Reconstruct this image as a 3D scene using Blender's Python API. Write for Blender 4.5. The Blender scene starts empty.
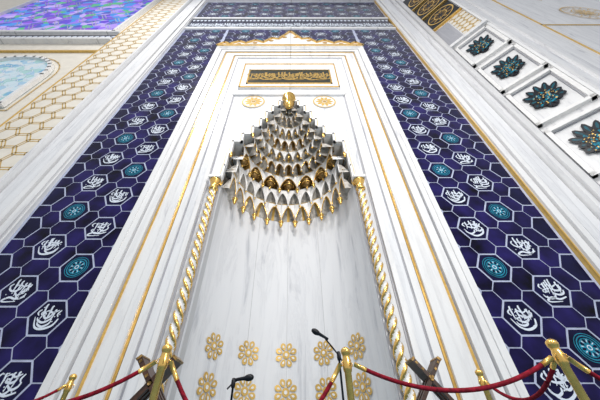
import bpy, math, random
from mathutils import Vector, Matrix
random.seed(7)
pi=math.pi; sin=math.sin; cos=math.cos
bpy.context.scene.view_settings.view_transform='Standard'

# ------------------------------------------------------------ materials
def newmat(name):
    m=bpy.data.materials.new(name); m.use_nodes=True
    nt=m.node_tree; b=nt.nodes['Principled BSDF']
    return m,nt,b
def plain(name,col,rough=.5,metal=0,var=.06,scale=8,spec=None):
    m,nt,b=newmat(name)
    tc=nt.nodes.new('ShaderNodeTexCoord'); n=nt.nodes.new('ShaderNodeTexNoise')
    n.inputs['Scale'].default_value=scale; n.inputs['Detail'].default_value=4
    nt.links.new(tc.outputs['Object'],n.inputs['Vector'])
    r=nt.nodes.new('ShaderNodeValToRGB')
    r.color_ramp.elements[0].position=.3; r.color_ramp.elements[1].position=.7
    r.color_ramp.elements[0].color=(*[c*(1-var*2) for c in col],1)
    r.color_ramp.elements[1].color=(*[min(1,c*(1+var)) for c in col],1)
    nt.links.new(n.outputs['Fac'],r.inputs['Fac']); nt.links.new(r.outputs['Color'],b.inputs['Base Color'])
    b.inputs['Roughness'].default_value=rough; b.inputs['Metallic'].default_value=metal
    if spec is not None: b.inputs['Specular IOR Level'].default_value=spec
    return m
def marble(name,base,vein,slab=.62,strength=1.0,rough=.3,stretch=.16):
    m,nt,b=newmat(name); N=nt.nodes; L=nt.links
    tc=N.new('ShaderNodeTexCoord'); sep=N.new('ShaderNodeSeparateXYZ'); L.new(tc.outputs['Object'],sep.inputs[0])
    d=N.new('ShaderNodeMath'); d.operation='DIVIDE'; d.inputs[1].default_value=slab; L.new(sep.outputs['X'],d.inputs[0])
    fl=N.new('ShaderNodeMath'); fl.operation='FLOOR'; L.new(d.outputs[0],fl.inputs[0])
    w=N.new('ShaderNodeMath'); w.operation='MULTIPLY'; w.inputs[1].default_value=3.7; L.new(fl.outputs[0],w.inputs[0])
    mp=N.new('ShaderNodeMapping'); mp.inputs['Scale'].default_value=(2.6,2.6,stretch*2.2); L.new(tc.outputs['Object'],mp.inputs['Vector'])
    n=N.new('ShaderNodeTexNoise'); n.noise_dimensions='4D'; n.inputs['Scale'].default_value=1.3; n.inputs['Detail'].default_value=9
    n.inputs['Roughness'].default_value=.62; n.inputs['Distortion'].default_value=.9
    L.new(mp.outputs[0],n.inputs['Vector']); L.new(w.outputs[0],n.inputs['W'])
    r=N.new('ShaderNodeValToRGB'); e=r.color_ramp.elements
    e[0].position=.28; e[0].color=(*vein,1); e[1].position=.60; e[1].color=(*base,1)
    e2=e.new(.44); e2.color=(*[base[i]*.90+vein[i]*.10 for i in range(3)],1)
    e3=e.new(.478); e3.color=(*[base[i]*(1-.26*strength)+vein[i]*.26*strength for i in range(3)],1)
    e4=e.new(.51); e4.color=(*[base[i]*.94+vein[i]*.06 for i in range(3)],1)
    L.new(n.outputs['Fac'],r.inputs['Fac'])
    fr=N.new('ShaderNodeMath'); fr.operation='FRACT'; L.new(d.outputs[0],fr.inputs[0])
    lt=N.new('ShaderNodeMath'); lt.operation='LESS_THAN'; lt.inputs[1].default_value=.014; L.new(fr.outputs[0],lt.inputs[0])
    mx=N.new('ShaderNodeMixRGB'); L.new(lt.outputs[0],mx.inputs['Fac']); L.new(r.outputs['Color'],mx.inputs[1])
    mx.inputs[2].default_value=(*[c*.68 for c in base],1)
    L.new(mx.outputs[0],b.inputs['Base Color']); b.inputs['Roughness'].default_value=rough
    b.inputs['Specular IOR Level'].default_value=.35
    return m
M_marble=marble('white_marble',(.76,.765,.785),(.38,.39,.43))
M_niche=marble('niche_marble',(.76,.765,.785),(.44,.45,.49),slab=.86,rough=.5,strength=.9)
M_marble2=marble('frame_marble',(.79,.787,.79),(.48,.48,.51),slab=5.0,strength=.9)
M_greym=marble('grey_marble_groove_shade',(.42,.42,.45),(.22,.23,.27),slab=1.1,strength=1.2)  # grey stone; also paints shade into the portal moulding grooves
M_gold=plain('gold_leaf',(.88,.56,.16),.24,.85,.10,14)
M_goldp=plain('pale_gold_paint',(.68,.44,.12),.36,.35,.08,10)
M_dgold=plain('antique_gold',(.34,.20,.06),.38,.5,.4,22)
M_white=plain('carved_white_stone',(.81,.80,.79),.4,0,.04)
M_hood=plain('shaded_hood_stone',(.50,.47,.43),.5,0,.3,9)  # darker stone colour paints the shade inside the muqarnas hoods
M_cream=plain('cream_plaster',(.78,.73,.64),.6,0,.04,3)
M_grout=plain('white_glaze_lines',(.46,.50,.66),.3,0,.08,spec=.2)
M_navy=plain('navy_glazed_tile',(.013,.009,.078),.14,0,.5,1.6,spec=.14)
M_navy2=plain('deep_navy_glazed_tile',(.006,.006,.042),.14,0,.3,2.0,spec=.14)
M_turq=plain('turquoise_glaze',(.01,.24,.36),.2,0,.2,spec=.3)
M_teal=plain('teal_enamel',(.006,.085,.12),.3,0,.3,spec=.3)
M_black=plain('black_enamel',(.010,.012,.018),.35,0,.2,spec=.3)
M_red=plain('red_velvet',(.24,.006,.02),.8,0,.3,40,spec=.2)
M_wood=plain('dark_walnut',(.06,.025,.014),.4,0,.4,12)
M_carpet=plain('turquoise_carpet',(.10,.20,.26),.95,0,.2,3)
M_dgreen=plain('dark_green_panel',(.02,.022,.015),.4,0,.2,spec=.3)
M_calli=plain('white_calligraphy_glaze',(.68,.74,.84),.3,0,.03)
def glass(name,cols,scale,strength,bscale):
    m,nt,b=newmat(name); N=nt.nodes; L=nt.links
    tc=N.new('ShaderNodeTexCoord'); v=N.new('ShaderNodeTexVoronoi'); v.inputs['Scale'].default_value=scale
    L.new(tc.outputs['Object'],v.inputs['Vector'])
    sp=N.new('ShaderNodeSeparateColor'); L.new(v.outputs['Color'],sp.inputs[0])
    r=N.new('ShaderNodeValToRGB'); r.color_ramp.interpolation='CONSTANT'; e=r.color_ramp.elements
    e[0].color=(*cols[0],1); e[1].position=1/len(cols); e[1].color=(*cols[1],1)
    for i in range(2,len(cols)):
        q=e.new(i/len(cols)); q.color=(*cols[i],1)
    mx=N.new('ShaderNodeMixRGB'); mx.inputs['Fac'].default_value=bscale; mx.inputs[2].default_value=(.02,.02,.03,1)
    L.new(sp.outputs[0],r.inputs['Fac']); L.new(r.outputs[0],mx.inputs[1]); L.new(mx.outputs[0],b.inputs['Base Color'])
    L.new(r.outputs[0],b.inputs['Emission Color']); b.inputs['Emission Strength'].default_value=strength
    b.inputs['Roughness'].default_value=.3; b.inputs['Specular IOR Level'].default_value=.08
    return m
M_glass1=glass('stained_glass_violet',[(.10,.03,.70),(.30,.14,.95),(.03,.07,.55),(.45,.30,.98),(.06,.5,.22),(.02,.28,.85),(.55,.42,1),(.22,.04,.7)],2.2,.75,.8)
M_glass2=glass('stained_glass_pale',[(.40,.62,.80),(.62,.78,.86),(.22,.48,.70),(.72,.8,.84),(.42,.68,.68)],3.2,.55,.7)

# ------------------------------------------------------------ mesh builder
class MB:
    def __init__(s): s.v=[]; s.f=[]; s.m=[]; s.sm=[]; s.mats=[]
    def mi(s,mat):
        if mat not in s.mats: s.mats.append(mat)
        return s.mats.index(mat)
    def add(s,vs,fs,mat,smooth=False):
        o=len(s.v); s.v+= [tuple(p) for p in vs]; k=s.mi(mat)
        for f in fs: s.f.append([i+o for i in f]); s.m.append(k); s.sm.append(smooth)
    def box(s,x0,x1,y0,y1,z0,z1,mat):
        vs=[(x,y,z) for x in (x0,x1) for y in (y0,y1) for z in (z0,z1)]
        s.add(vs,[(0,1,3,2),(4,6,7,5),(0,4,5,1),(2,3,7,6),(0,2,6,4),(1,5,7,3)],mat)
    def obox(s,c,u,v,w,mat):
        c=Vector(c);u=Vector(u);v=Vector(v);w=Vector(w)
        vs=[c+a*u+b*v+d*w for a in(-1,1) for b in(-1,1) for d in(-1,1)]
        s.add(vs,[(0,1,3,2),(4,6,7,5),(0,4,5,1),(2,3,7,6),(0,2,6,4),(1,5,7,3)],mat)
    def poly(s,p2,y,mat,th=0.0):
        n=len(p2); s.add([(p[0],y,p[1]) for p in p2],[list(range(n))],mat)
        if th>0:
            vs=[(p[0],y,p[1]) for p in p2]+[(p[0],y+th,p[1]) for p in p2]
            s.add(vs,[(i,(i+1)%n,n+(i+1)%n,n+i) for i in range(n)],mat)
    def lathe(s,c,prof,mat,n=20,smooth=True,axis=None):
        c=Vector(c); vs=[];fs=[]
        R=Matrix.Identity(3)
        if axis is not None: R=Vector((0,0,1)).rotation_difference(Vector(axis)).to_matrix()
        for r,z in prof:
            for i in range(n):
                a=2*pi*i/n; vs.append(c+R@Vector((r*cos(a),r*sin(a),z)))
        for k in range(len(prof)-1):
            for i in range(n):
                j=(i+1)%n; fs.append((k*n+i,k*n+j,(k+1)*n+j,(k+1)*n+i))
        fs.append(list(range(n))[::-1]); fs.append([ (len(prof)-1)*n+i for i in range(n)])
        s.add(vs,fs,mat,smooth)
    def tube(s,pts,r,mat,n=8):
        pts=[Vector(p) for p in pts]; vs=[];fs=[]
        for k,p in enumerate(pts):
            t=(pts[min(k+1,len(pts)-1)]-pts[max(k-1,0)]).normalized()
            a=Vector((0,1,0)) if abs(t.y)<.9 else Vector((1,0,0))
            u=t.cross(a).normalized(); w=t.cross(u)
            rr=r(k/(len(pts)-1)) if callable(r) else r
            for i in range(n):
                q=2*pi*i/n; vs.append(p+rr*(cos(q)*u+sin(q)*w))
        for k in range(len(pts)-1):
            for i in range(n):
                j=(i+1)%n; fs.append((k*n+i,k*n+j,(k+1)*n+j,(k+1)*n+i))
        fs.append(list(range(n))); fs.append([(len(pts)-1)*n+i for i in range(n)][::-1])
        s.add(vs,fs,mat,True)
    def strip(s,a,b,w,y,mat,th=.0):
        a=Vector(a);b=Vector(b);d=(b-a)
        if d.length<1e-6:return
        d.normalize(); nrm=Vector((-d.y,d.x))*w/2; a=a-d*w*.3; b=b+d*w*.3
        s.poly([a-nrm,b-nrm,b+nrm,a+nrm],y,mat,th)
    def obj(s,name,parent=None):
        me=bpy.data.meshes.new(name); me.from_pydata(s.v,[],s.f)
        for m in s.mats: me.materials.append(m)
        me.polygons.foreach_set('material_index',s.m); me.polygons.foreach_set('use_smooth',s.sm)
        me.update(); o=bpy.data.objects.new(name,me); bpy.context.scene.collection.objects.link(o)
        if parent: o.parent=parent
        return o
def empty(name):
    e=bpy.data.objects.new(name,None); bpy.context.scene.collection.objects.link(e); return e

def clip(poly,x0,x1,z0,z1):
    def cl(P,inside,inter):
        out=[]
        for i in range(len(P)):
            a=P[i-1];b=P[i]
            if inside(b):
                if not inside(a): out.append(inter(a,b))
                out.append(b)
            elif inside(a): out.append(inter(a,b))
        return out
    def ix(X): return lambda a,b:(X,a[1]+(b[1]-a[1])*(X-a[0])/(b[0]-a[0]))
    def iz(Z): return lambda a,b:(a[0]+(b[0]-a[0])*(Z-a[1])/(b[1]-a[1]),Z)
    P=[tuple(p) for p in poly]
    for ins,it in ((lambda p:p[0]>=x0,ix(x0)),(lambda p:p[0]<=x1,ix(x1)),(lambda p:p[1]>=z0,iz(z0)),(lambda p:p[1]<=z1,iz(z1))):
        if len(P)<3: return []
        P=cl(P,ins,it)
    return P if len(P)>=3 else []
def inset(P,d):
    n=len(P); c=Vector((sum(p[0] for p in P)/n,sum(p[1] for p in P)/n)); out=[]
    L=[]
    for i in range(n):
        a=Vector(P[i]);b=Vector(P[(i+1)%n]);t=(b-a)
        t.normalize(); nn=Vector((-t.y,t.x))
        if nn.dot(c-a)<0: nn=-nn
        L.append((a+nn*d,t))
    for i in range(n):
        p,t=L[i-1];q,u=L[i]
        den=t.x*u.y-t.y*u.x
        if abs(den)<1e-6: out.append(tuple(q)); continue
        k=((q-p).x*u.y-(q-p).y*u.x)/den; out.append(tuple(p+t*k))
    return out
def spline(pts,n=10):
    P=[Vector(p) for p in pts]; out=[]
    for i in range(len(P)-1):
        a=P[max(i-1,0)];b=P[i];c=P[i+1];d=P[min(i+2,len(P)-1)]
        for k in range(n):
            t=k/n; out.append(.5*((2*b)+(c-a)*t+(2*a-5*b+4*c-d)*t*t+(3*b-a-3*c+d)*t**3))
    out.append(P[-1]); return out
# ---- calligraphy strokes in the unit circle
def ribbon(pts,w,n=5,full=False):
    S=spline(pts,n); q=[]; N=len(S); L=[];R=[]
    for k,p in enumerate(S):
        t=(S[min(k+1,N-1)]-S[max(k-1,0)])
        if t.length<1e-6: t=Vector((0,1))
        t.normalize(); nn=Vector((-t.y,t.x)); u=k/(N-1)
        ww=w*(.5 if full else (.16+.40*sin(pi*min(1,u*.9+.12))))
        L.append(p+nn*ww);R.append(p-nn*ww)
    for k in range(N-1): q.append([L[k],R[k],R[k+1],L[k+1]])
    return q
def glyph(seed):
    rd=random.Random(seed*13+5); Q=[]; j=lambda a:(rd.random()-.5)*a
    nv=rd.choice([3,4,4,5]); xs=[-.6+1.2*(i+.5)/nv+j(.2) for i in range(nv)]
    for x in xs:
        h=.45+rd.random()*.4; b=-.1-rd.random()*.35
        Q+=ribbon([(x+.08,h),(x,h*.9),(x+.03+j(.08),.2),(x-.02+j(.1),b)],.115)
    for k in range(3):
        x=j(1.0); z=.12-.27*k; w=.28+rd.random()*.2
        Q+=ribbon([(x+w,z+.2),(x+w*.8,z-.03),(x,z-.15+j(.1)),(x-w*.8,z-.03),(x-w,z+.14)],.125)
    if seed%2: Q+=ribbon([(.8,-.1),(.6,-.55),(.0,-.78+j(.1)),(-.5,-.6),(-.82,-.05+j(.2))],.14)
    else: Q+=ribbon([(.75,-.45),(.2,-.62),(-.3,-.5),(-.7,-.7),(-.5,-.82),(.3,-.78)],.13)
    Q+=ribbon([(.5+j(.3),.45),(.2,.3),(-.1,.43),(-.35,.3)],.10)
    Q+=ribbon([(.75,.45),(.6,.2),(.72,.0)],.10); Q+=ribbon([(-.62,.5),(-.78,.3),(-.62,.1)],.10)
    for q in range(2):
        cx=j(1.1); cz=j(.6)
        Q+=ribbon([(cx+.12*cos(a),cz+.10*sin(a)) for a in [0,1.2,2.4,3.6,4.8,6.1]],.08,4,True)
    for k in range(9):
        x=j(1.6);z=j(1.5); s=.05
        if x*x+z*z<.75: Q.append([Vector((x-s,z)),Vector((x,z-s)),Vector((x+s,z)),Vector((x,z+s))])
    return Q
GLY=[glyph(i) for i in range(9)]
def put_glyph(mb,g,cx,cz,r,y,mat):
    for k,q in enumerate(GLY[g%9]):
        mb.add([(cx+p.x*r,y-.0002*(k%7),cz+p.y*r) for p in q],[(0,1,2,3)],mat)
def disc(r,n=24,cx=0,cz=0): return [(cx+r*cos(2*pi*i/n),cz+r*sin(2*pi*i/n)) for i in range(n)]
def ring(mb,cx,cz,r0,r1,y,mat,n=28):
    for i in range(n):
        a=2*pi*i/n;b=2*pi*(i+1)/n
        mb.poly([(cx+r0*cos(a),cz+r0*sin(a)),(cx+r1*cos(a),cz+r1*sin(a)),(cx+r1*cos(b),cz+r1*sin(b)),(cx+r0*cos(b),cz+r0*sin(b))],y,mat)
def petal(a,r0,r1,w,cx,cz):
    d=Vector((cos(a),sin(a)));n=Vector((-d.y,d.x));c=Vector((cx,cz))
    return [tuple(c+d*(r0+(r1-r0)*t)+n*w*k) for t,k in((0,0),(.3,-.7),(.65,-1),(.9,-.6),(1,0),(.9,.6),(.65,1),(.3,.7))]

# ------------------------------------------------------------ room shell
TOP=30
mb=MB()
mb.box(-26,-2.3,.005,.5,0,TOP,M_cream); mb.box(2.3,26,.005,.5,0,TOP,M_cream); mb.box(-2.3,2.3,.005,.5,10.6,TOP,M_cream)
mb.box(-2.3,2.3,2.1,2.5,0,10.6,M_cream)
mb.box(-2.3,-2.1,.5,2.1,0,10.6,M_cream); mb.box(2.1,2.3,.5,2.1,0,10.6,M_cream)
mb.obj('wall_front')
mb=MB(); mb.box(-26,26,-14,2.5,-.2,0,M_carpet); mb.obj('floor')

# ------------------------------------------------------------ hexagonal tile wall
A=.98; BX=.849; RH=.355
def tile_region(name,x0,x1,z0,z1):
    e=empty(name)
    g=MB(); g.box(x0,x1,-.03,0,z0,z1,M_grout); g.obj('glazed_ground',e)
    t=MB(); c=MB()
    def cen(i,j): return Vector((i*BX, 1.18+ j*A + (0 if i%2 else .5*A)))
    b=.05
    for i in range(-9,10):
        for j in range(-3,27):
            p=cen(i,j)
            if p.x<x0-1 or p.x>x1+1 or p.y<z0-1 or p.y>z1+1: continue
            hexa=[(p.x+RH*cos(k*pi/3),p.y+RH*sin(k*pi/3)) for k in range(6)]
            P=clip(hexa,x0+b,x1-b,z0+b,z1-b)
            if P: t.poly(inset(P,.026),-.036,M_navy2,.006)
            full=x0+.2<p.x<x1-.2 and z0+.2<p.y<z1-.2
            if full:
                if (i+j+(i//2))%3==0:
                    ring(c,p.x,p.y,.215,.227,-.040,M_turq,20)
                    c.poly(disc(.15,20,p.x,p.y),-.039,M_turq)
                    ring(c,p.x,p.y,.172,.192,-.040,M_turq,20)
                    for k in range(8): c.poly(petal(k*pi/4+.2,.06,.14,.022,p.x,p.y),-.041,M_navy2)
                    for k in range(8): c.poly(petal(k*pi/4+.6,.08,.13,.008,p.x,p.y),-.0415,M_calli)
                    ring(c,p.x,p.y,.028,.042,-.042,M_calli,12)
                else:
                    put_glyph(c,(i*5+j*3)%9,p.x,p.y,.265,-.040,M_calli)
            for ang in (90,30,-30):
                a=math.radians(ang); q=p+Vector((cos(a),sin(a)))*A
                e1=[p+RH*Vector((cos(a-pi/6),sin(a-pi/6))),p+RH*Vector((cos(a+pi/6),sin(a+pi/6)))]
                e2=[q-RH*Vector((cos(a-pi/6),sin(a-pi/6))),q-RH*Vector((cos(a+pi/6),sin(a+pi/6)))]
                mid=(p+q)/2; nn=Vector((-sin(a),cos(a))); d=A/(2*math.sqrt(3))
                P=[e1[0],mid-nn*d,e2[1],e2[0],mid+nn*d,e1[1]]
                P=clip([tuple(v) for v in P],x0+b,x1-b,z0+b,z1-b)
                if P:
                    P2=inset(P,.011)
                    ar=abs(sum(P2[k-1][0]*P2[k][1]-P2[k][0]*P2[k-1][1] for k in range(len(P2))))/2
                    if ar>.01: t.poly(P2,-.036,M_navy,.006)
    t.obj('hexagon_tiles',e); c.obj('calligraphy_medallions',e)
tile_region('hexagonal_tile_panel',-6.1,-3.60,0,18.1)
tile_region('hexagonal_tile_panel',3.60,6.1,0,18.1)
tile_region('hexagonal_tile_panel',-3.59,3.59,15.03,18.1)
tile_region('hexagonal_tile_panel',-6.1,6.1,20.3,24.3)
mb=MB(); mb.box(-6.09,6.09,-.10,0,18.11,18.35,M_marble2); mb.box(-6.09,6.09,-.04,0,18.35,20.05,M_navy2); mb.box(-6.09,6.09,-.10,0,20.05,20.29,M_marble2)
for i in range(26): put_glyph(mb,i,-5.8+i*.465,18.95,.42,-.045,M_calli)
for i in range(52): mb.poly(petal(pi/2,0,.28,.09,-5.95+i*.233,19.65),-.045,M_calli)
mb.obj('inscription_frieze')
mb=MB()
mb.box(-6.09,6.09,-.25,0,24.31,25.2,M_marble2); mb.box(-6.09,6.09,-.12,0,25.2,TOP,M_white)
mb.box(-6.09,6.09,-.28,-.25,24.5,24.62,M_gold)
mb.obj('trim_1')

# ------------------------------------------------------------ mihrab
mih=empty('mihrab')
fr=MB()
def portal(hi,ho,y,mat,zb=14.0,h0=2.6):
    y=y*.62
    zi=zb+(hi-h0); zo=zb+(ho-h0)
    fr.box(-ho,-hi,y,0,0,zo,mat); fr.box(hi,ho,y,0,0,zo,mat); fr.box(-hi,hi,y,0,zi,zo,mat)
portal(2.40,2.43,-.11,M_greym); portal(2.43,2.57,-.17,M_marble2); portal(2.57,2.59,-.12,M_greym); portal(2.59,2.635,-.15,M_gold); portal(2.635,2.79,-.24,M_marble2); portal(2.79,2.82,-.09,M_greym); portal(2.82,3.05,-.13,M_marble2)  # thin grey rings paint shadow lines between the mouldings
portal(3.05,3.09,-.16,M_gold); portal(3.09,3.12,-.12,M_greym);portal(3.12,3.30,-.23,M_marble2); portal(3.30,3.34,-.16,M_greym); portal(3.34,3.46,-.29,M_marble2); portal(3.46,3.585,-.34,M_marble2)
fr.obj('portal_frame',mih)
cr=MB()
half=[(3.58,15.02),(3.3,15.4),(3.0,15.2),(2.55,15.55),(2.2,15.3),(1.75,15.7),(1.35,15.4),(.95,16.0),(.6,15.9),(.28,16.5),(0,17.1)]
out=half+[(-x,z) for x,z in half[-2::-1]]
for a,b in zip(out[:-1],out[1:]): cr.poly([(a[0],14.9),(b[0],14.9),b,a],-.23,M_marble2,.18)
for a,b in zip(out[:-1],out[1:]): cr.strip(a,b,.12,-.28,M_gold,.08)
for x,z in out[1:-1:2]: cr.poly(disc(.12,12,x,z-.35),-.24,M_gold)
cr.strip((-3.58,15.0),(3.58,15.0),.08,-.28,M_gold,.05)
cr.obj('gilded_crest',mih)
# stepped, broad-shouldered profile
TI=[(5.55,6.15,1.72),(6.15,6.7,1.70),(6.7,7.25,1.64),(7.25,7.65,1.38),(7.65,8.05,1.10),(8.05,8.5,.88),(8.5,8.95,.72),(8.95,9.35,.52),(9.35,9.7,.30),(9.7,9.95,.13)]
IN=[1.56,1.50,1.36,1.10,.90,.74,.54,.32,.15,.03]   # inner lip radius of each tier
NC=[11,12,7,11,9,8,7,5,4,2]
pn=MB(); YF=-.06
pn.box(-2.40,-1.72,YF,0,0,5.55,M_marble); pn.box(1.72,2.40,YF,0,0,5.55,M_marble)
for z0,z1,R in TI:
    pn.box(-2.40,-R,YF,0.0,z0,z1,M_marble); pn.box(R,2.40,YF,.0,z0,z1,M_marble)
pn.box(-2.40,2.40,YF,0,9.95,13.8,M_marble)
pn.obj('marble_face',mih)
ol=MB()
for s in (-1,1):
    for k,(z0,z1,R) in enumerate(TI):
        Rn=TI[k+1][2] if k+1<len(TI) else 0
        ol.box(min(s*R,s*(R+.06)),max(s*R,s*(R+.06)),YF-.08,YF,z0,z1+.06,M_white)
        if abs(R-Rn)>.1: ol.box(min(s*Rn,s*(R+.06)),max(s*Rn,s*(R+.06)),YF-.08,YF,z1,z1+.06,M_white)
        ol.box(min(s*(R+.06),s*(R+.085)),max(s*(R+.06),s*(R+.085)),YF-.05,YF,z0,z1+.085,M_goldp)
        if abs(R-Rn)>.1: ol.box(min(s*Rn,s*(R+.085)),max(s*Rn,s*(R+.085)),YF-.05,YF,z1+.06,z1+.085,M_goldp)
        if k in(0,2,4,6): ol.lathe((s*(R+.0),YF-.05,z0-.02),[(.004,-.16),(.03,-.10),(.05,-.02),(.035,.02),(.045,.06)],M_gold,10)
    ol.box(min(s*2.10,s*2.2),max(s*2.10,s*2.2),YF-.08,YF,0,10.25,M_marble2)
    ol.box(min(s*2.06,s*2.10),max(s*2.06,s*2.10),YF-.02,YF,0,10.2,M_greym)
    ol.box(min(s*1.73,s*1.78),max(s*1.73,s*1.78),YF-.05,YF,0,5.5,M_greym)
ol.box(-2.2,2.2,YF-.08,YF,10.2,10.3,M_marble2)
ol.obj('stepped_moulding',mih)
ni=MB(); n=48; R=1.72; vs=[];fs=[]
for k,z in enumerate([0,5.6]):
    for i in range(n+1):
        a=pi*i/n; vs.append((R*cos(a),R*sin(a),z))
for i in range(n): fs.append((i,i+1,n+2+i,n+1+i))
ni.add(vs,fs,M_niche,True)
ni.obj('niche_shell',mih)
ro=MB()
def oncyl(mbb,P,ang,zc,mat,off):
    vs=[]
    for p in P:
        a=pi/2-ang-p[0]/R; r=R-off; vs.append((r*cos(a),r*sin(a),zc+p[1]))
    mbb.add(vs,[list(range(len(P)))],mat)
for ang in (-57,-28.5,0,28.5,57):
    for zc in (1.92,1.24,.56):
        g=math.radians(ang)
        for k in range(8): oncyl(ro,petal(k*pi/4+pi/8,.085,.25,.062,0,0),g,zc,M_goldp,.02)
        for k in range(8): oncyl(ro,petal(k*pi/4+pi/8,.13,.20,.022,0,0),g,zc,M_white,.026)
        oncyl(ro,disc(.08,16),g,zc,M_goldp,.02); oncyl(ro,disc(.035,12),g,zc,M_white,.026)
ro.obj('gilded_rosettes',mih)
# muqarnas: each tier = ring of pointed-arch stalactite niches
mq=MB()
NU=12; NV=5
def drop(c,s,mat,tip=None):
    pr=[(.003,-1.9*s),(.25*s,-1.5*s),(.5*s,-.9*s),(.3*s,-.5*s),(.62*s,-.25*s),(.7*s,0),(.5*s,.25*s)]
    if tip: mq.lathe(c,pr[:4],tip,10); mq.lathe(c,pr[3:],mat,10)
    else: mq.lathe(c,pr,mat,10)
for k,(z0,z1,Rc) in enumerate(TI):
    Ro=Rc; Ri=IN[k]; N=NC[k]; h=z1-z0; hang=.22*h; dep=min(.12,Ro*.2)
    for c in range(N):
        tha=pi*c/N; thb=pi*(c+1)/N
        pa=Vector((cos(tha),sin(tha))); pb=Vector((cos(thb),sin(thb)))
        def plan(u,r): return pa.lerp(pb,u)*r
        vs=[];lip=[];topv=[]
        for b in range(NU+1):
            u=b/NU; e=abs(2*u-1)
            arch=max(0,1-e**1.5)**.75
            zl=z0-hang+(h*.80+hang)*arch
            rl=Ri-.02-.05*e*min(1,Ro)
            ro_=Ro+.02+dep*.5*(1-e)
            for a in range(NV+1):
                v=a/NV; t=v*pi/2
                r=ro_+(rl-ro_)*(1-cos(t)) ; z=(z0-hang*.7)+(zl-(z0-hang*.7))*sin(t)
                p=plan(u,max(r,.01)); vs.append((p.x,p.y,z))
            p=plan(u,max(rl,.01)); lip.append(Vector((p.x,p.y,zl)))
            q=plan(u,max(Ri-.02,.01)); topv.append(Vector((q.x,q.y,z1)))
        fs=[];fd=[]
        for b in range(NU):
            for a in range(NV):
                q=b*(NV+1)+a; f=(q,q+1,q+NV+2,q+NV+1)
                if k==2: (fd if 1<=b<=NU-2 else fs).append(f)
                elif k in (0,3,4,5,6) and abs(b+.5-NU/2)<(1.2 if k in(0,4,6) else 2.2): fd.append(f)
                else: fs.append(f)
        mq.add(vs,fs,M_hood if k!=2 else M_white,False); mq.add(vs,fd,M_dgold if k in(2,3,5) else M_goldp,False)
        sv=[];
        for b in range(NU+1): sv.append(lip[b]); sv.append(topv[b])
        mq.add(sv,[(2*b,2*b+2,2*b+3,2*b+1) for b in range(NU)],M_white)
        mq.tube(lip,.016 if k<6 else .010,M_gold if k in(0,2,3,5,7) else M_white,5)
        mq.tube([topv[0],topv[-1]],.016,M_white if k%2 else M_goldp,5)
        if c<N-1:
            p=lip[-1]; sc=.115 if k==0 else (.09 if k==2 else .055*(1 if k<5 else .6))
            drop(p,sc,M_gold if k in(0,2) else M_white,None if k==0 else M_gold)
            mq.tube([p+Vector((0,0,-.02)),Vector((topv[-1].x,topv[-1].y,z1))],.022 if k<6 else .012,M_white,6)
        um=(pa+pb).normalized()
        if k==2:
            rr=Ri+.05; cc=Vector((um.x*rr,um.y*rr,z0+.14)); s=.165
            mq.lathe(cc,[(.01,-.9*s),(.5*s,-.55*s),(.95*s,0),(.6*s,.5*s),(1.0*s,.8*s),(.3*s,1.3*s)],M_dgold,10)
            mq.tube([cc+Vector((1.0*s*cos(t),1.0*s*sin(t),0)) for t in [i*pi/6 for i in range(13)]],.018,M_gold,5)
            mq.lathe(cc,[(.001,-1.5*s),(.25*s,-1.1*s),(.1*s,-.8*s)],M_gold,8)
        elif k in (4,6):
            rr=Ri+.02; cc=Vector((um.x*rr,um.y*rr,z0+.10)); s=.055
            mq.lathe(cc,[(.01,-.9*s),(.7*s,-.4*s),(s,.1*s),(.5*s,1.0*s)],M_gold,8)
    # horizontal soffit closing this tier back to the next
    vs=[];nn=40
    ob=max(Ro,TI[k+1][2] if k+1<len(TI) else 0)+.06
    for i in range(nn+1):
        a=pi*i/nn; vs.append((ob*cos(a),ob*sin(a),z1)); vs.append((max(Ri-.05,.0)*cos(a),max(Ri-.05,0)*sin(a),z1+.004))
    mq.add(vs,[(2*i,2*i+2,2*i+3,2*i+1) for i in range(nn)],M_white)
mq.lathe((0,-.12,9.55),[(.01,-.34),(.09,-.26),(.20,-.05),(.12,.05),(.26,.22),(.19,.34),(.24,.42),(.02,.7)],M_gold,14)
mq.obj('muqarnas_vault',mih)
ip=MB()
ip.box(-2.0,2.0,YF-.08,YF,10.75,13.0,M_marble2)
for hx,z0,z1,w in ((1.98,10.77,12.98,.045),(1.72,11.05,12.35,.06)):
    ip.box(-hx,hx,YF-.11,YF-.08,z0,z0+w,M_gold); ip.box(-hx,hx,YF-.11,YF-.08,z1-w,z1,M_gold)
    ip.box(-hx,-hx+w,YF-.11,YF-.08,z0,z1,M_gold); ip.box(hx-w,hx,YF-.11,YF-.08,z0,z1,M_gold)
ip.box(-1.66,1.66,YF-.10,YF-.08,11.12,12.28,M_dgreen)
for i in range(7): put_glyph(ip,i+2,-1.39+i*.463,11.72,.44,YF-.105,M_gold)
ip.obj('gilded_inscription_panel',mih)
rd=MB()
for s in(-1,1):
    cx=s*1.3;cz=9.75
    rd.poly(disc(.42,28,cx,cz),YF-.03,M_marble2,.03); ring(rd,cx,cz,.37,.42,YF-.035,M_goldp)
    for k in range(10): rd.poly(petal(k*pi/5,.06,.32,.06,cx,cz),YF-.035,M_goldp)
    ring(rd,cx,cz,.0,.06,YF-.04,M_gold,12)
rd.obj('gilded_roundels',mih)
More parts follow.
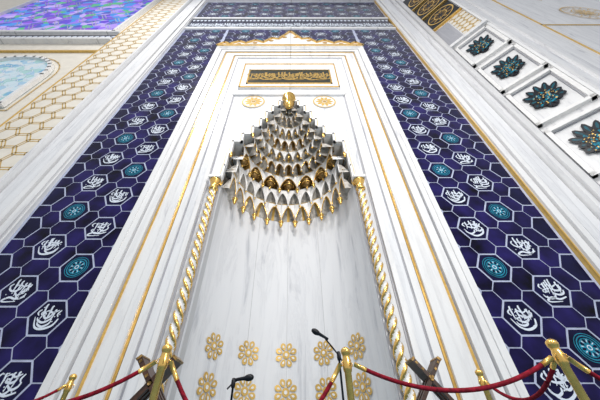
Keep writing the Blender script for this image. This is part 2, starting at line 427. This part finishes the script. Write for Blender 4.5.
def tcolumn(x):
    c=MB(); y=-.2; z0,z1=.55,5.2; nz=260; n=24
    vs=[];sg=(1 if x>0 else -1)
    for k in range(nz+1):
        z=z0+(z1-z0)*k/nz
        for i in range(n):
            a=2*pi*i/n; ph=3*a-z*30*sg; r=.076+.022*cos(ph)
            vs.append((x+r*cos(a),y+r*sin(a),z))
    fg=[];fw=[]
    for k in range(nz):
        z=z0+(z1-z0)*(k+.5)/nz
        for i in range(n):
            a=2*pi*(i+.5)/n; ph=3*a-z*30*sg; j=(i+1)%n
            (fg if cos(ph)>-.05 else fw).append((k*n+i,k*n+j,(k+1)*n+j,(k+1)*n+i))
    c.add(vs,fg,M_gold,True); c.add(vs,fw,M_white,True)
    c.lathe((x,y,0),[(.16,0),(.16,.2),(.13,.24),(.15,.32),(.11,.4),(.14,.48),(.10,.56)],M_marble2,20)
    c.lathe((x,y,5.15),[(.09,0),(.12,.04),(.09,.09),(.10,.2),(.14,.30),(.15,.34)],M_gold,16)
    c.box(x-.15,x+.15,y-.15,YF,5.49,5.58,M_white)
    c.obj('twisted_column',mih)
tcolumn(-1.84); tcolumn(1.84)

# ------------------------------------------------------------ flanking marble pilasters
for s in(-1,1):
    p=MB()
    def bx(a,b,y,mat): p.box(min(s*a,s*b),max(s*a,s*b),y,0,0,TOP,mat)
    bx(6.105,6.14,-.13,M_goldp if s>0 else M_marble2); bx(6.14,6.32,-.20,M_marble2); bx(6.32,6.38,-.08,M_greym); bx(6.38,6.52,-.24,M_marble2); bx(6.52,6.58,-.14,M_greym)
    bx(6.58,7.05,-.20,M_marble); bx(7.05,7.10,-.12,M_greym); bx(7.10,7.19,-.36,M_marble2)
    p.obj('marble_pilaster')
def lattice(mb,x0,x1,z0,z1,y,sp=.42,w=.035,mat=M_goldp):
    r=sp*.66
    i0=int(x0/(sp*.866))-2; i1=int(x1/(sp*.866))+2
    for i in range(i0,i1):
        for j in range(int(z0/sp)-1,int(z1/sp)+2):
            cx=i*sp*.866; cz=j*sp+(sp/2 if i%2 else 0)
            H=[(cx+r*cos(k*pi/3),cz+r*sin(k*pi/3)) for k in range(7)]
            for k in range(6):
                a,b=Vector(H[k]),Vector(H[k+1]); d=(b-a).normalized(); nn=Vector((-d.y,d.x))*w/2
                P=clip([tuple(a-nn),tuple(b-nn),tuple(b+nn),tuple(a+nn)],x0,x1,z0,z1)
                if P: mb.poly(P,y,mat)
lb=MB(); lb.box(-9.1,-7.22,-.26,0,0,TOP,M_cream); lattice(lb,-9.0,-7.32,3,29,-.264,.62,.036)
lb.box(-7.30,-7.25,-.28,-.26,0,TOP,M_goldp); lb.box(-9.09,-9.04,-.28,-.26,0,TOP,M_goldp); lb.box(-9.3,-9.1,-.16,0,0,TOP,M_marble2)
lb.obj('gilded_lattice_band')
# ------------------------------------------------------------ left windows
w=MB(); 
w.box(-18.6,-9.9,-.06,0,17.5,27,M_glass1)
for (a,b) in ((-18.75,-18.6),(-9.9,-9.75)): w.box(a,b,-.2,0,17.3,27.2,M_white)
w.box(-18.75,-9.75,-.2,0,17.3,17.5,M_white); w.box(-18.75,-9.75,-.2,0,27,27.2,M_white)
lattice(w,-18.6,-9.9,17.5,27,-.07,1.3,.045,M_grout)
w.obj('window_1')
w=MB(); ax=-12.3; hw=1.95
arch=[(ax-hw,9.5),(ax+hw,9.5)]+[(ax+hw*cos(t)**.9 if cos(t)>0 else ax-hw*abs(cos(t))**.9,11.9+1.9*sin(t)) for t in [pi*i/16 for i in range(17)]]
w.poly(arch,-.05,M_glass2,.05)
for a,b in zip(arch,arch[1:]+arch[:1]): w.strip(a,b,.16,-.18,M_white,.16)
big=[(ax+(x-ax)*1.14,11.4+(z-11.4)*1.12) for x,z in arch]
for a,b in zip(big,big[1:]+big[:1]): w.strip(a,b,.05,-.02,M_goldp)
for k in range(6):
    for q in range(9):
        cx=ax-1.55+k*.62; cz=9.9+q*.48
        if abs(cx-ax)<1.7 and (cz<12.0 or (cx-ax)**2+(cz-11.9)**2<2.4): ring(w,cx,cz,.25,.28,-.07,M_calli,14)
w.obj('window_2')
mb=MB(); mb.box(-25,-9.3,-.12,0,16.2,16.95,M_white); mb.box(-25,-9.3,-.13,-.12,16.3,16.85,M_navy2)
for i in range(50): mb.poly(petal(0,0,.28,.12,-24.3+i*.3,16.57),-.135,M_calli)
mb.box(-25,-9.3,-.26,0,17.0,17.15,M_marble2); mb.box(-25,-9.3,-.26,0,15.9,16.1,M_marble2)
mb.box(-25,-9.3,-.1,0,14.7,14.8,M_goldp)
mb.obj('trim_2')
# ------------------------------------------------------------ right side: pier with canted face
bay=empty('marble_pier')
mb=MB()
mb.box(7.2,7.5,-.18,0,0,TOP,M_marble); mb.box(7.5,7.56,-.08,0,0,TOP,M_greym); mb.box(7.56,7.82,-.24,0,0,TOP,M_marble2); mb.box(7.82,8.02,-.14,0,0,TOP,M_greym)
mb.box(9.2,24,-1.2,-.0,0,TOP,M_marble); mb.box(9.2,9.32,-1.28,-1.2,0,TOP,M_marble2); mb.box(9.36,9.39,-1.22,-1.2,0,TOP,M_goldp)
mb.box(9.9,10.0,-1.27,-1.2,0,TOP,M_marble2); mb.box(10.0,10.05,-1.21,-1.2,0,TOP,M_greym)
for i,(z,o) in enumerate(((3.5,.36),(3.66,.46),(3.82,.40),(3.98,.52),(4.14,.42),(4.3,.5))): mb.box(7.2,7.8,-o,-.2,z,z+.08,M_marble2); mb.box(7.22,7.78,-o+.06,-.2,z+.08,z+.16,M_greym)
mb.obj('pier_body',bay)
LC=1.70
def place(o): o.location=(8.0,0,0); o.rotation_euler=(0,0,-pi/4); return o
cf=MB(); cf.box(0,LC,0,.06,0,TOP,M_marble2)
cf.box(0,.08,-.10,0,0,TOP,M_marble2); cf.box(LC-.08,LC,-.10,0,0,TOP,M_marble2)
cens=[-.2,2.1,4.35,6.68,9.03,11.3,13.65]
for zc in cens:
    a0,a1,b0,b1=.12,LC-.12,zc-1.02,zc+1.02
    for (x0,x1,q0,q1) in ((a0,a0+.12,b0,b1),(a1-.12,a1,b0,b1),(a0,a1,b0,b0+.12),(a0,a1,b1-.12,b1)):
        if q1>0: cf.box(x0,x1,-.16,0,max(q0,0),q1,M_white)
    for (x0,x1,q0,q1) in ((a0+.12,a0+.15,b0+.12,b1-.12),(a1-.15,a1-.12,b0+.12,b1-.12),(a0+.12,a1-.12,b0+.12,b0+.15),(a0+.12,a1-.12,b1-.15,b1-.12)):
        if q0>0: cf.box(x0,x1,-.06,0,q0,q1,M_greym)
    if zc>1: cf.box(a0+.16,a1-.16,-.01,0,b0+.16,b1-.16,M_marble2)
cf.box(0,LC,-.22,0,14.85,15.05,M_marble2); cf.box(0,LC,-.12,0,15.05,15.15,M_goldp)
cf.box(.1,LC-.1,-.03,0,17.6,24,M_black)
for q0 in (17.6,19.6,21.6):
    ring(cf,LC/2,q0+1.0,.62,.69,-.05,M_gold,28); ring(cf,LC/2,q0+1.0,.3,.35,-.05,M_gold,20)
    for k in range(10): cf.poly(petal(k*pi/5,.1,.6,.07,LC/2,q0+1.0),-.045,M_dgold)
    cf.box(.1,LC-.1,-.12,0,q0-.08,q0+.03,M_gold)
cf.box(.85,LC-.1,-.025,0,15.3,17.4,M_cream); lattice(cf,.85,LC-.1,15.3,17.4,-.03,.34,.028)
cf.box(.1,.8,-.03,0,15.3,17.4,M_greym)
o=cf.obj('canted_face',bay); place(o)
def arab(zc,sd):
    a=MB(); y=-.02; cx=LC/2; K=.88
    def T(P): return [(cx+p[0]*.86*K,zc+p[1]*1.12*K) for p in P]
    a.poly(T([(.50*cos(t)*(1+.12*cos(5*t+1.57)),.50*sin(t)*(1+.12*cos(5*t+1.57))) for t in [2*pi*i/56 for i in range(56)]]),y-.05,M_black,.05)
    for k in range(9):
        an=math.radians(-15+k*26.25); L=.80 if 1<k<7 else .60
        a.poly(T(petal(an,.10,L,.115,0,-.10)),y-.075,M_black,.025)
        a.poly(T(petal(an,.38,L-.09,.04,0,-.10)),y-.08,M_teal,.004)
    for k in range(4):
        an=math.radians(222+k*32)
        a.poly(T(petal(an,.1,.50,.09,0,-.05)),y-.076,M_black,.02)
        a.poly(T(petal(an,.2,.42,.025,0,-.05)),y-.08,M_teal,.004)
    for k,q in enumerate(GLY[sd%9]+GLY[(sd+3)%9]):
        a.add([(cx+p.x*.36,y-.09-.0002*(k%9),zc-.03+p.y*.42) for p in q],[(0,1,2,3)],(M_turq if k%13<4 else (M_teal if k%13<6 else M_black)))
    for q in GLY[(sd+5)%9][::6]: a.add([(cx+p.x*.34,y-.094,zc-.03+p.y*.40) for p in q],[(0,1,2,3)],M_goldp)
    place(a.obj('arabesque_medallion'))
for i,z in enumerate(cens[2:]): arab(z,i)
g=MB(); gx,gz=14.9,16.6
ring(g,gx,gz,1.0,1.08,-1.23,M_goldp,40); ring(g,gx,gz,.55,.60,-1.23,M_goldp,32)
for k in range(12): g.poly(petal(k*pi/6,.1,.5,.07,gx,gz),-1.23,M_goldp)
for k in range(16): g.poly(petal(k*pi/8,.66,.96,.035,gx,gz),-1.23,M_goldp)
g.poly(disc(.12,12,gx,gz),-1.235,M_gold)
for i in range(20):
    t=pi*i/20;t2=pi*(i+1)/20
    g.strip((12.9+1.3*cos(t),19+2.6*sin(t)),(12.9+1.3*cos(t2),19+2.6*sin(t2)),.06,-1.23,M_goldp)
g.box(11.5,11.56,-1.23,-1.20,9,26,M_goldp)
g.box(11.5,22,-1.23,-1.2,14.6,14.66,M_goldp)
g.obj('gilded_wall_ornament')

# ------------------------------------------------------------ stanchions & ropes
CX,CY=0.15,-5.0
def stanchion(x,y):
    s=MB()
    s.lathe((x,y,0),[(.165,0),(.17,.012),(.16,.028),(.06,.045),(.035,.07),(.022,.10),(.022,.86),(.026,.865),(.029,.88),(.029,.93),(.024,.94),(.024,.955),(.030,.965),(.032,.98),(.030,.99),(.018,1.0),(.006,1.006)],M_gold,24)
    for a in range(4):
        t=a*pi/2+.4; c=Vector((x+.030*cos(t),y+.030*sin(t),.905))
        s.tube([c+Vector((.010*cos(q)*cos(t),.010*cos(q)*sin(t),.014*sin(q))) for q in [i*pi/4 for i in range(9)]],.003,M_gold,6)
    s.obj('stanchion_post')
P={'A':(-.66,-3.08),'B':(.50,-3.0),'C':(1.73,-3.2),'D':(1.79,-2.23),'E':(-1.93,-2.0),'F':(-2.05,-3.25),'G':(3.1,-3.1)}
for k in P: stanchion(*P[k])
def rope(a,b,sag):
    r=MB(); a=Vector((*P[a],.905)); b=Vector((*P[b],.905)); d=(b-a).normalized(); a2=a+d*.045; b2=b-d*.045
    pts=[a2.lerp(b2,t/32)+Vector((0,0,-sag*4*(t/32)*(1-t/32))) for t in range(33)]
    r.tube(pts[1:-1],.0125,M_red,10)
    r.tube(pts[:3],.0145,M_gold,10); r.tube(pts[-3:],.0145,M_gold,10)
    r.obj('velvet_rope')
rope('F','A',.24); rope('A','B',.42); rope('B','C',.15); rope('C','D',.16); rope('E','F',.2); rope('C','G',.3)
def mic(x,y,h,pts,micdir):
    m=MB()
    for k in range(3):
        t=k*2*pi/3+.5; m.tube([(x,y,.14),(x+.28*cos(t),y+.28*sin(t),.012)],.010,M_black,8)
    m.tube([(x,y,.05),(x,y,h)],.012,M_black,10)
    m.lathe((x,y,h-.05),[(.018,0),(.024,.02),(.024,.07),(.016,.09)],M_black,12)
    m.tube([Vector(p) for p in pts],.009,M_black,8)
    tip=Vector(pts[-1]); d=Vector(micdir).normalized()
    m.lathe(tip,[(.012,-.06),(.016,-.02),(.020,.06),(.028,.075),(.034,.10),(.033,.13),(.02,.155),(.004,.162)],M_black,14,True,d)
    m.obj('microphone_stand')
mic(.68,-1.5,1.26,[(.76,-1.5,1.12),(.68,-1.5,1.26),(.52,-1.5,1.46)],(-.8,-.1,.42))
mic(-.50,-1.5,1.0,[(-.56,-1.5,.94),(-.50,-1.5,1.0),(-.44,-1.5,1.03)],(.9,-.1,.1))
def bookstand(x,y,ht,hc,h,dep,wd):
    b=MB()
    for s in(-1,1):
        a0=Vector((x-s*ht*hc/(h-hc),y,0.02)); a1=Vector((x+s*ht,y,h)); d=(a1-a0); L=d.length; d.normalize(); nn=Vector((-d.z,0,d.x))
        for yy in (-.42,0,.42):
            b.obox(a0+d*L*.45+Vector((0,yy*dep,0)),d*L*.45,Vector((0,dep*.10,0)),nn*wd,M_wood)
        b.obox(a0+d*L*.92,d*L*.08,Vector((0,dep*.55,0)),nn*wd,M_wood)
        b.obox(a0+d*.05,d*.03,Vector((0,dep*.6,0)),nn*wd*1.4,M_wood)
        b.obox(a0+d*L*1.0,d*.012,Vector((0,dep*.57,0)),nn*wd*1.2,M_dgold)
        for yy in(-.56,.56):
            for q in (.86,.92,.97): b.obox(a0+d*L*q+Vector((0,yy*dep,0)),d*.012,Vector((0,.004,0)),nn*wd*.6,M_dgold)
    b.tube([(x,y-dep*.58,hc),(x,y+dep*.58,hc)],.02,M_dgold,10)
    b.obj('wooden_book_stand')
bookstand(-1.30,-1.65,.19,.96,1.19,.2,.026)
bookstand(1.57,-1.65,.14,1.0,1.18,.18,.018)

# ------------------------------------------------------------ light
wd=bpy.data.worlds.new('World'); bpy.context.scene.world=wd; wd.use_nodes=True
bg=wd.node_tree.nodes['Background']; bg.inputs[0].default_value=(.94,.96,1,1); bg.inputs[1].default_value=.64
def area(name,loc,tgt,size,power,col=(1,.975,.94)):
    l=bpy.data.lights.new(name,'AREA'); l.shape='DISK'; l.size=size; l.energy=power; l.color=col
    o=bpy.data.objects.new(name,l); bpy.context.scene.collection.objects.link(o); o.location=loc
    o.rotation_euler=(Vector(tgt)-Vector(loc)).to_track_quat('-Z','Y').to_euler()
area('added_key_light',(1,-9,13),(0,0,8),2.0,800)  # unseen lamp added as main directional light on the wall
area('added_high_light',(-7,-8,22),(0,0,10),3,1000,(1,.985,.96))  # unseen high lamp added to brighten the upper wall
area('added_muqarnas_fill',(4,-9,5),(0,0,6),1.5,430)  # fill added to brighten the muqarnas undersides, no known fixture
# ------------------------------------------------------------ camera
cam=bpy.data.cameras.new('camera'); co=bpy.data.objects.new('camera',cam); bpy.context.scene.collection.objects.link(co)
cam.sensor_width=36; cam.lens=267/600*36; cam.shift_x=7/600; cam.clip_start=.05; cam.clip_end=200
co.location=(CX,CY,.55); co.rotation_euler=(math.radians(90+41.67),0,0)
bpy.context.scene.camera=co
